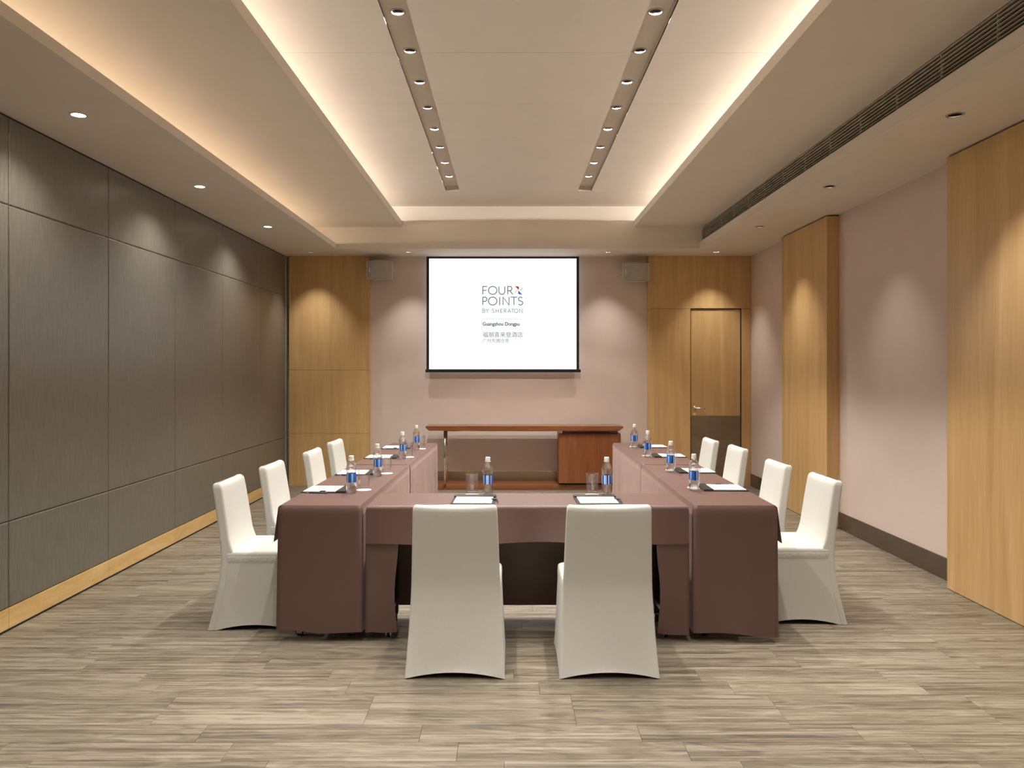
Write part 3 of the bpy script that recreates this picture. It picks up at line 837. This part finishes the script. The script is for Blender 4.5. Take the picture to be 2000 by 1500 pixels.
def make_cloth(L, Wd, seed, wrap=0.185, flap=0.205, drop=0.705, flare=0.010, amp=0.007, back_drop=None):
    """cloth over a table L x Wd: short flap at -y, long drops on the other sides folded round the front corners"""
    rnd = random.Random(seed)
    mb = MB(); hx, hy = L/2, Wd/2; zt = ZTB + 0.003
    ph = [rnd.uniform(0, 6.28) for _ in range(6)]
    def wave(s, t):
        return amp*(t**1.2)*(math.sin(7.1*s+ph[0]) + 0.8*math.sin(12.3*s+ph[1]) + 0.5*math.sin(21*s+ph[2]))
    def seg(p, q, step=0.025):
        p, q = Vector(p), Vector(q); n = max(2, int((q-p).length/step))
        return [p + (q-p)*k/n for k in range(n)]
    # long path: front wrap (right) -> right end -> back -> left end -> front wrap (left)
    cs = [(hx-wrap, -hy), (hx, -hy), (hx, hy), (-hx, hy), (-hx, -hy), (-hx+wrap, -hy)]
    pts = []; nor = []
    nrm = [Vector((0,-1)), Vector((1,0)), Vector((0,1)), Vector((-1,0)), Vector((0,-1))]
    for i in range(5):
        for j, p in enumerate(seg(cs[i], cs[i+1])):
            pts.append(p)
            if j == 0 and i > 0: nor.append((nrm[i-1]+nrm[i]).normalized()*1.15)
            else: nor.append(nrm[i])
    pts.append(Vector(cs[5])); nor.append(nrm[4])
    T = [0, 0.004, 0.012, 0.03, 0.08, 0.16, 0.26, 0.36, 0.46, 0.56, 0.66, 0.76, 0.86, 0.94, 1.0]
    n = len(pts); v = []; f = []
    sd = 0.0; ss = []
    for i in range(n):
        if i: sd += (pts[i]-pts[i-1]).length
        ss.append(sd)
    for t in T:
        for i in range(n):
            onfront = abs(pts[i].y + hy) < 1e-6 and nor[i].y < -0.5 and abs(nor[i].x) < 1e-6
            dl = drop + 0.012*math.sin(5*ss[i]+ph[3]) + 0.008*math.sin(13*ss[i]+ph[4])
            if back_drop and nor[i].y > 0.5: dl = back_drop
            o = -0.006 + 0.010*min(1, t/0.03) + (flare*t + wave(ss[i], t))*(0.3 if nor[i].y > 0.5 else 1.0)
            if onfront: o -= 0.007 + 0.004*t
            p = pts[i] + nor[i]*o
            # the free edge of each wrap drifts outwards as it hangs
            if onfront:
                fr = 1 - (hx - abs(pts[i].x))/wrap
                p.x += math.copysign((1-fr)*0.028*math.sin(min(1, t*1.4)*PI/2)*(0.8+0.3*math.sin(8*t+ph[5])), pts[i].x)
            v.append((p.x, p.y, zt - 0.004*min(1, t/0.012)*(t > 0) - dl*t*(1 if t > 0.012 else 0.6)))
    for k in range(len(T)-1):
        for i in range(n-1):
            f.append((k*n+i, k*n+i+1, (k+1)*n+i+1, (k+1)*n+i))
    mb.add(v, f)
    # top sheet
    ins = 0.006
    nx, ny = 24, 8
    v = [(-hx+ins + (2*hx-2*ins)*a/nx, -hy+ins + (2*hy-2*ins)*b/ny, zt) for b in range(ny+1) for a in range(nx+1)]
    mb.add(v, [(b*(nx+1)+a, b*(nx+1)+a+1, (b+1)*(nx+1)+a+1, (b+1)*(nx+1)+a) for b in range(ny) for a in range(nx)])
    # front flap
    fp = [Vector((-hx + 2*hx*k/90, -hy)) for k in range(91)]
    TT = [0, 0.01, 0.04, 0.1, 0.25, 0.45, 0.65, 0.85, 1.0]
    v = []
    for t in TT:
        for i, p in enumerate(fp):
            s = p.x
            dl = flap + 0.006*math.sin(4.2*s+ph[2]) + 0.003*math.sin(15*s+ph[1])
            e = max(0, abs(s) - (hx-0.06))/0.06
            o = -0.006 + 0.010*min(1, t/0.04) + (0.010 if seed == 12 else 0.028)*t + 0.004*t*math.sin(9*s+ph[0]) + 0.003*t*math.sin(23*s+ph[3])
            v.append((s*(1+0.004*t), -hy - o, zt - 0.003*min(1, t/0.04) - dl*t + 0.0*e))
    m = len(fp)
    mb.add(v, [(k*m+i, k*m+i+1, (k+1)*m+i+1, (k+1)*m+i) for k in range(len(TT)-1) for i in range(m-1)])
    o = mb.build('tablecloth', M['cloth'], None, True)
    return o

TABLES = [  # x, y, rz, L, W, label bits, seed
    (-1.040, 5.165, R(-90-0.9), 1.80, 0.462, 'left row of tables, nearer the camera', 3),
    (-1.002, 6.998, R(-90-1.5), 1.80, 0.462, 'left row of tables, nearer the screen', 5),
    (1.268, 5.165, R(90-0.7), 1.80, 0.460, 'right row of tables, nearer the camera', 7),
    (1.292, 6.998, R(90-0.5), 1.80, 0.460, 'right row of tables, nearer the screen', 9),
    (0.100, 4.480, R(0), 1.792, 0.430, 'cross row facing the nearest chairs', 12),
]
tb0 = None
for (x, y, rz, L, Wd, lab, sd) in TABLES:
    t = make_table(L, Wd)
    t.location = (x, y, 0); t.rotation_euler.z = rz
    tag(t, 'black-legged folding table under brown cloth, ' + lab, 'table', 'folding tables of the U-shaped setup')
    c = make_cloth(L, Wd, sd, wrap=0.185 if sd == 12 else 0.05, drop=0.705 if sd != 12 else 0.70, back_drop=0.685 if sd == 12 else None,
                   flare=0.010 if sd != 12 else 0.004, amp=0.006 if sd != 12 else 0.004)
    c.location = (x, y, 0); c.rotation_euler.z = rz
    tag(c, 'plum brown tablecloth on the ' + lab, 'tablecloth', 'tablecloths of the U-shaped setup')

# ------------------------------------------------------------------ chairs
def rr(wr_, wf, yr, yf, r, z, ns=10, na=4):
    """ring: trapezoid with rounded corners, starting on the rear side"""
    P = [Vector((-wr_/2, yr)), Vector((wr_/2, yr)), Vector((wf/2, yf)), Vector((-wf/2, yf))]
    out = []
    for i in range(4):
        a, b, c = P[i], P[(i+1) % 4], P[(i+2) % 4]
        d1 = (b-a).normalized(); d2 = (c-b).normalized()
        s, e = a + d1*r, b - d1*r
        for k in range(ns): out.append((s + (e-s)*k/ns, i, k/ns))
        for k in range(na):
            t = k/na
            p = e*(1-t)**2 + b*2*t*(1-t) + (b+d2*r)*t*t
            out.append((p, i, 1.0))
    return [(p.x, p.y, z(p, i, t) if callable(z) else z) for p, i, t in out]
def make_chair():
    e = empty('banquet_chair', (0, 0, 0))
    # rear panel and backrest: one slab from hem to top
    def yr(z):
        if z < 0.43: return -0.29 + 0.068*math.sin(min(1, z/0.43)*PI/2)
        return -0.222 - 0.062*((z-0.43)/0.43)**1.2
    def wid(z): return 0.498 - 0.050*(z/0.43)**0.8 if z < 0.43 else 0.448 - 0.030*((z-0.43)/0.43)
    rings = []
    zs = [0.0, 0.02, 0.06, 0.12, 0.2, 0.28, 0.36, 0.42, 0.45, 0.48, 0.52, 0.57, 0.63, 0.69, 0.75, 0.79, 0.82, 0.837, 0.847, 0.851]
    for z in zs:
        th = 0.045 if z < 0.42 else 0.058
        if 0.42 <= z < 0.54: th += 0.030*((0.54-z)/0.12)**2
        w = wid(z); y0 = yr(z); sh = 0.0
        if z > 0.825: sh = 0.022*(1 - math.sqrt(max(0, 1-((z-0.825)/0.0262)**2)))
        w -= sh*1.6
        def zz(p, i, t, z=z, w=w):
            a = 2*p.x/w
            if z < 0.05: return z + 0.032*(1-a*a)*(1-z/0.05) + 0.001
            if z > 0.70: return z - 0.010*(1-a*a)*((z-0.70)/0.16)
            return z
        rings.append(rr(w, w*0.985, y0+sh, y0+th-sh, 0.014 if z < 0.825 else 0.012, zz))
    # slight hollow of the stretched back
    MB().loft(rings, False, True).build('backrest', M['cover'], e, True)
    # skirt on three sides
    rings = []
    for z in (0.0, 0.03, 0.08, 0.15, 0.23, 0.31, 0.37, 0.405):
        k = z/0.405
        def zz(p, i, t, z=z):
            if z > 0.12: return z
            a = 2*t-1
            return z + 0.030*(1-a*a)*(1-z/0.12) + 0.001
        rings.append(rr(0.490-0.045*k**0.8, 0.485-0.040*k**0.8, -0.262+0.060*math.sin(k*PI/2), 0.225-0.022*k**0.7, 0.022, zz))
    MB().loft(rings).build('skirt', M['cover'], e, True)
    rings = [rr(0.447, 0.447, -0.205, 0.200, 0.024, 0.386), rr(0.4485, 0.4485, -0.204, 0.2015, 0.025, 0.390), rr(0.4495, 0.4495, -0.204, 0.2025, 0.026, 0.408), rr(0.449, 0.449, -0.204, 0.202, 0.026, 0.424), rr(0.446, 0.446, -0.205, 0.200, 0.024, 0.429)]
    MB().loft(rings).build('gathered_band', M['band'], e, True)
    # seat cushion
    rings = []
    for z, s in ((0.40, 0.004), (0.428, 0.0), (0.440, 0.001), (0.449, 0.006), (0.454, 0.014), (0.458, 0.035), (0.461, 0.08), (0.463, 0.14)):
        rings.append(rr(0.4475-2*s, 0.4475-2*s, -0.21+s*0.6, 0.201-s, 0.028, z))
    MB().loft(rings, False, True).build('seat', M['cover'], e, True)
    for x, y in ((-0.20, -0.215), (0.20, -0.215), (-0.20, 0.17), (0.20, 0.17)):
        MB().tube((x, y, 0.0), (x*0.92, y*0.72, 0.40), 0.011, 8).build('leg', M['black'], e, True)
    return e
CHAIRS = []
for k, (x, y) in enumerate(((-0.266, 4.04), (0.490, 4.04))):
    CHAIRS.append((x, y, R(-0.6 if k == 0 else 0.4), 'cream covered banquet chair seen from behind at the cross table, ' + ('left one' if k == 0 else 'right one')))
rowpos = ['nearest the camera', 'second from the camera', 'third from the camera', 'nearest the screen']
for k, (x, y) in enumerate(((-1.470, 4.70), (-1.445, 5.46), (-1.390, 6.37), (-1.392, 7.20))):
    CHAIRS.append((x, y, R((-89, -90.5, -90, -91)[k]), 'cream covered banquet chair at the left row of tables, ' + rowpos[k]))
for k, (x, y) in enumerate(((1.725, 4.80), (1.695, 5.54), (1.730, 6.63), (1.685, 7.36))):
    CHAIRS.append((x, y, R((89.5, 90, 91, 90)[k]), 'cream covered banquet chair at the right row of tables, ' + rowpos[k]))
ch0 = make_chair()
for k, (x, y, rz, lab) in enumerate(CHAIRS):
    c = ch0 if k == 0 else copy_tree(ch0)
    c.location = (x, y, 0); c.rotation_euler.z = rz
    tag(c, lab, 'chair', 'cream covered chairs around the tables')

# ------------------------------------------------------------------ table settings
ZC = ZTB + 0.0032
def make_bottle():
    e = empty('water_bottle', (0, 0, 0))
    prof = [(0.012, 0.003), (0.024, 0.0), (0.0295, 0.004), (0.031, 0.012), (0.0305, 0.022), (0.0315, 0.032), (0.0302, 0.040), (0.0312, 0.050), (0.0298, 0.058),
            (0.0290, 0.066), (0.0287, 0.095), (0.0290, 0.124), (0.0312, 0.134), (0.0316, 0.148), (0.0308, 0.160), (0.0280, 0.172), (0.0220, 0.186), (0.0160, 0.196), (0.0128, 0.203), (0.0122, 0.212)]
    MB().lathe(prof, 28).build('body', M['pet'], e, True)
    MB().lathe([(0.0297, 0.068), (0.0301, 0.070), (0.0299, 0.095), (0.0301, 0.120), (0.0297, 0.122)], 32, cap=False).build('label', M['blabel'], e, True)
    MB().lathe([(0.0150, 0.207), (0.0154, 0.209), (0.0150, 0.226), (0.0138, 0.229)], 24).build('cap', M['cap'], e, False)
    MB().lathe([(0.0168, 0.2025), (0.0168, 0.2045), (0.0125, 0.2045)], 24, cap=False).build('neck_ring', M['cap'], e, True)
    return e
def make_glass():
    prof = [(0.029, 0.0), (0.031, 0.003), (0.0325, 0.02), (0.0385, 0.128), (0.0383, 0.130), (0.0372, 0.130), (0.0310, 0.026), (0.026, 0.020), (0.001, 0.0195)]
    return MB().lathe(prof, 32, cap=False).add([(0.029*math.cos(2*PI*k/32), 0.029*math.sin(2*PI*k/32), 0.0) for k in range(32)], [tuple(range(31, -1, -1))]).build('drinking_glass', M['glass'], None, True)
def make_folder():
    """lying in front of a sitter who faces +y: paper towards the sitter, thick leather strip on the far edge"""
    e = empty('writing_folder', (0, 0, 0))
    MB().cbox(-0.125, 0.125, -0.140, 0.140, 0.0, 0.006, 0.002).build('board', M['leather'], e)
    MB().cbox(-0.108, 0.108, -0.128, 0.078, 0.0055, 0.0095, 0.0006).build('paper_pad', M['paper'], e)
    MB().cbox(-0.123, 0.123, 0.078, 0.138, 0.005, 0.0135, 0.003).build('leather_strip', M['leather'], e)
    MB().cbox(0.100, 0.130, -0.020, 0.012, 0.008, 0.013, 0.002).build('pen_loop', M['leather'], e)
    return e
def make_pen():
    e = empty('ballpoint_pen', (0, 0, 0))
    MB().tube((0, -0.055, 0.0042), (0, 0.060, 0.0042), 0.0040, 10).build('barrel', M['pen'], e, True)
    MB().tube((0, -0.078, 0.0042), (0, -0.055, 0.0042), 0.0036, 10).build('tip', M['chrome'], e, True)
    MB().box(-0.001, 0.001, 0.02, 0.06, 0.008, 0.0095).build('clip', M['chrome'], e)
    return e
def make_coaster():
    return MB().lathe([(0.046, 0.0), (0.046, 0.0012)], 28).build('paper_coaster', M['coaster'])

SET = []   # bottle xy, glass xy, folder xy, rz, seat words
seat_l = ['nearest the camera', 'second from the camera', 'third from the camera', 'nearest the screen']
LB = [(-0.970, 4.695), (-0.938, 5.436), (-0.907, 6.490), (-0.881, 7.240)]
LG = [(-0.915, 4.815), (-0.895, 5.575), (-0.868, 6.610), (-0.842, 7.300)]
LF = [(-1.140, 4.815), (-1.112, 5.595), (-1.095, 6.600), (-1.085, 7.400)]
RB = [(1.154, 4.790), (1.190, 5.650), (1.192, 6.600), (1.205, 7.380)]
RG = [(1.186, 4.905), (1.222, 5.760), (1.212, 6.720), (1.222, 7.500)]
RF = [(1.352, 4.880), (1.375, 5.690), (1.388, 6.690), (1.395, 7.490)]
for k in range(4): SET.append((LB[k], LG[k], LF[k], R(-90), 'on the left row, ' + seat_l[k]))
for k in range(4): SET.append((RB[k], RG[k], RF[k], R(90), 'on the right row, ' + seat_l[k]))
SET.append(((-0.130, 4.620), (-0.226, 4.620), (-0.205, 4.425), R(0), 'on the cross table, left place'))
SET.append(((0.587, 4.620), (0.500, 4.620), (0.505, 4.425), R(0), 'on the cross table, right place'))
b0, g0, f0, p0, c0 = make_bottle(), make_glass(), make_folder(), make_pen(), make_coaster()
for k, (pb, pg, pf, rz, w) in enumerate(SET):
    b = b0 if k == 0 else copy_tree(b0)
    g = g0 if k == 0 else copy_tree(g0)
    f_ = f0 if k == 0 else copy_tree(f0)
    p = p0 if k == 0 else copy_tree(p0)
    c = c0 if k == 0 else copy_tree(c0)
    side = 0 if k < 4 else 1 if k < 8 else 2
    b.location = (*pb, ZC); b.rotation_euler.z = (-1.3, -2.83, -0.44)[side] + 0.2*(k % 3) - 0.2
    g.location = (*pg, ZC + 0.0012)
    c.location = (*pg, ZC); c.rotation_euler.z = k
    f_.location = (*pf, ZC); f_.rotation_euler.z = rz + R((-1.5, 0.8, -0.6, 1.2)[k % 4])
    # pen along the edge of the folder on the sitter's right
    off = Matrix.Rotation(rz, 2) @ Vector((0.136, -0.03))
    p.location = (pf[0]+off.x, pf[1]+off.y, ZC); p.rotation_euler.z = rz + R(4*((k % 3)-1))
    tag(b, 'clear blue-labelled water bottle ' + w, 'bottle', 'water bottles on the tables')
    tag(g, 'empty clear drinking glass beside the water bottle ' + w, 'glass', 'drinking glasses on the tables')
    tag(c, 'white paper coaster under the drinking glass ' + w, 'coaster', 'coasters on the tables')
    tag(f_, 'black leather writing folder with white paper ' + w, 'folder', 'writing folders on the tables')
    tag(p, 'dark ballpoint pen beside the writing folder ' + w, 'pen', 'pens on the tables')
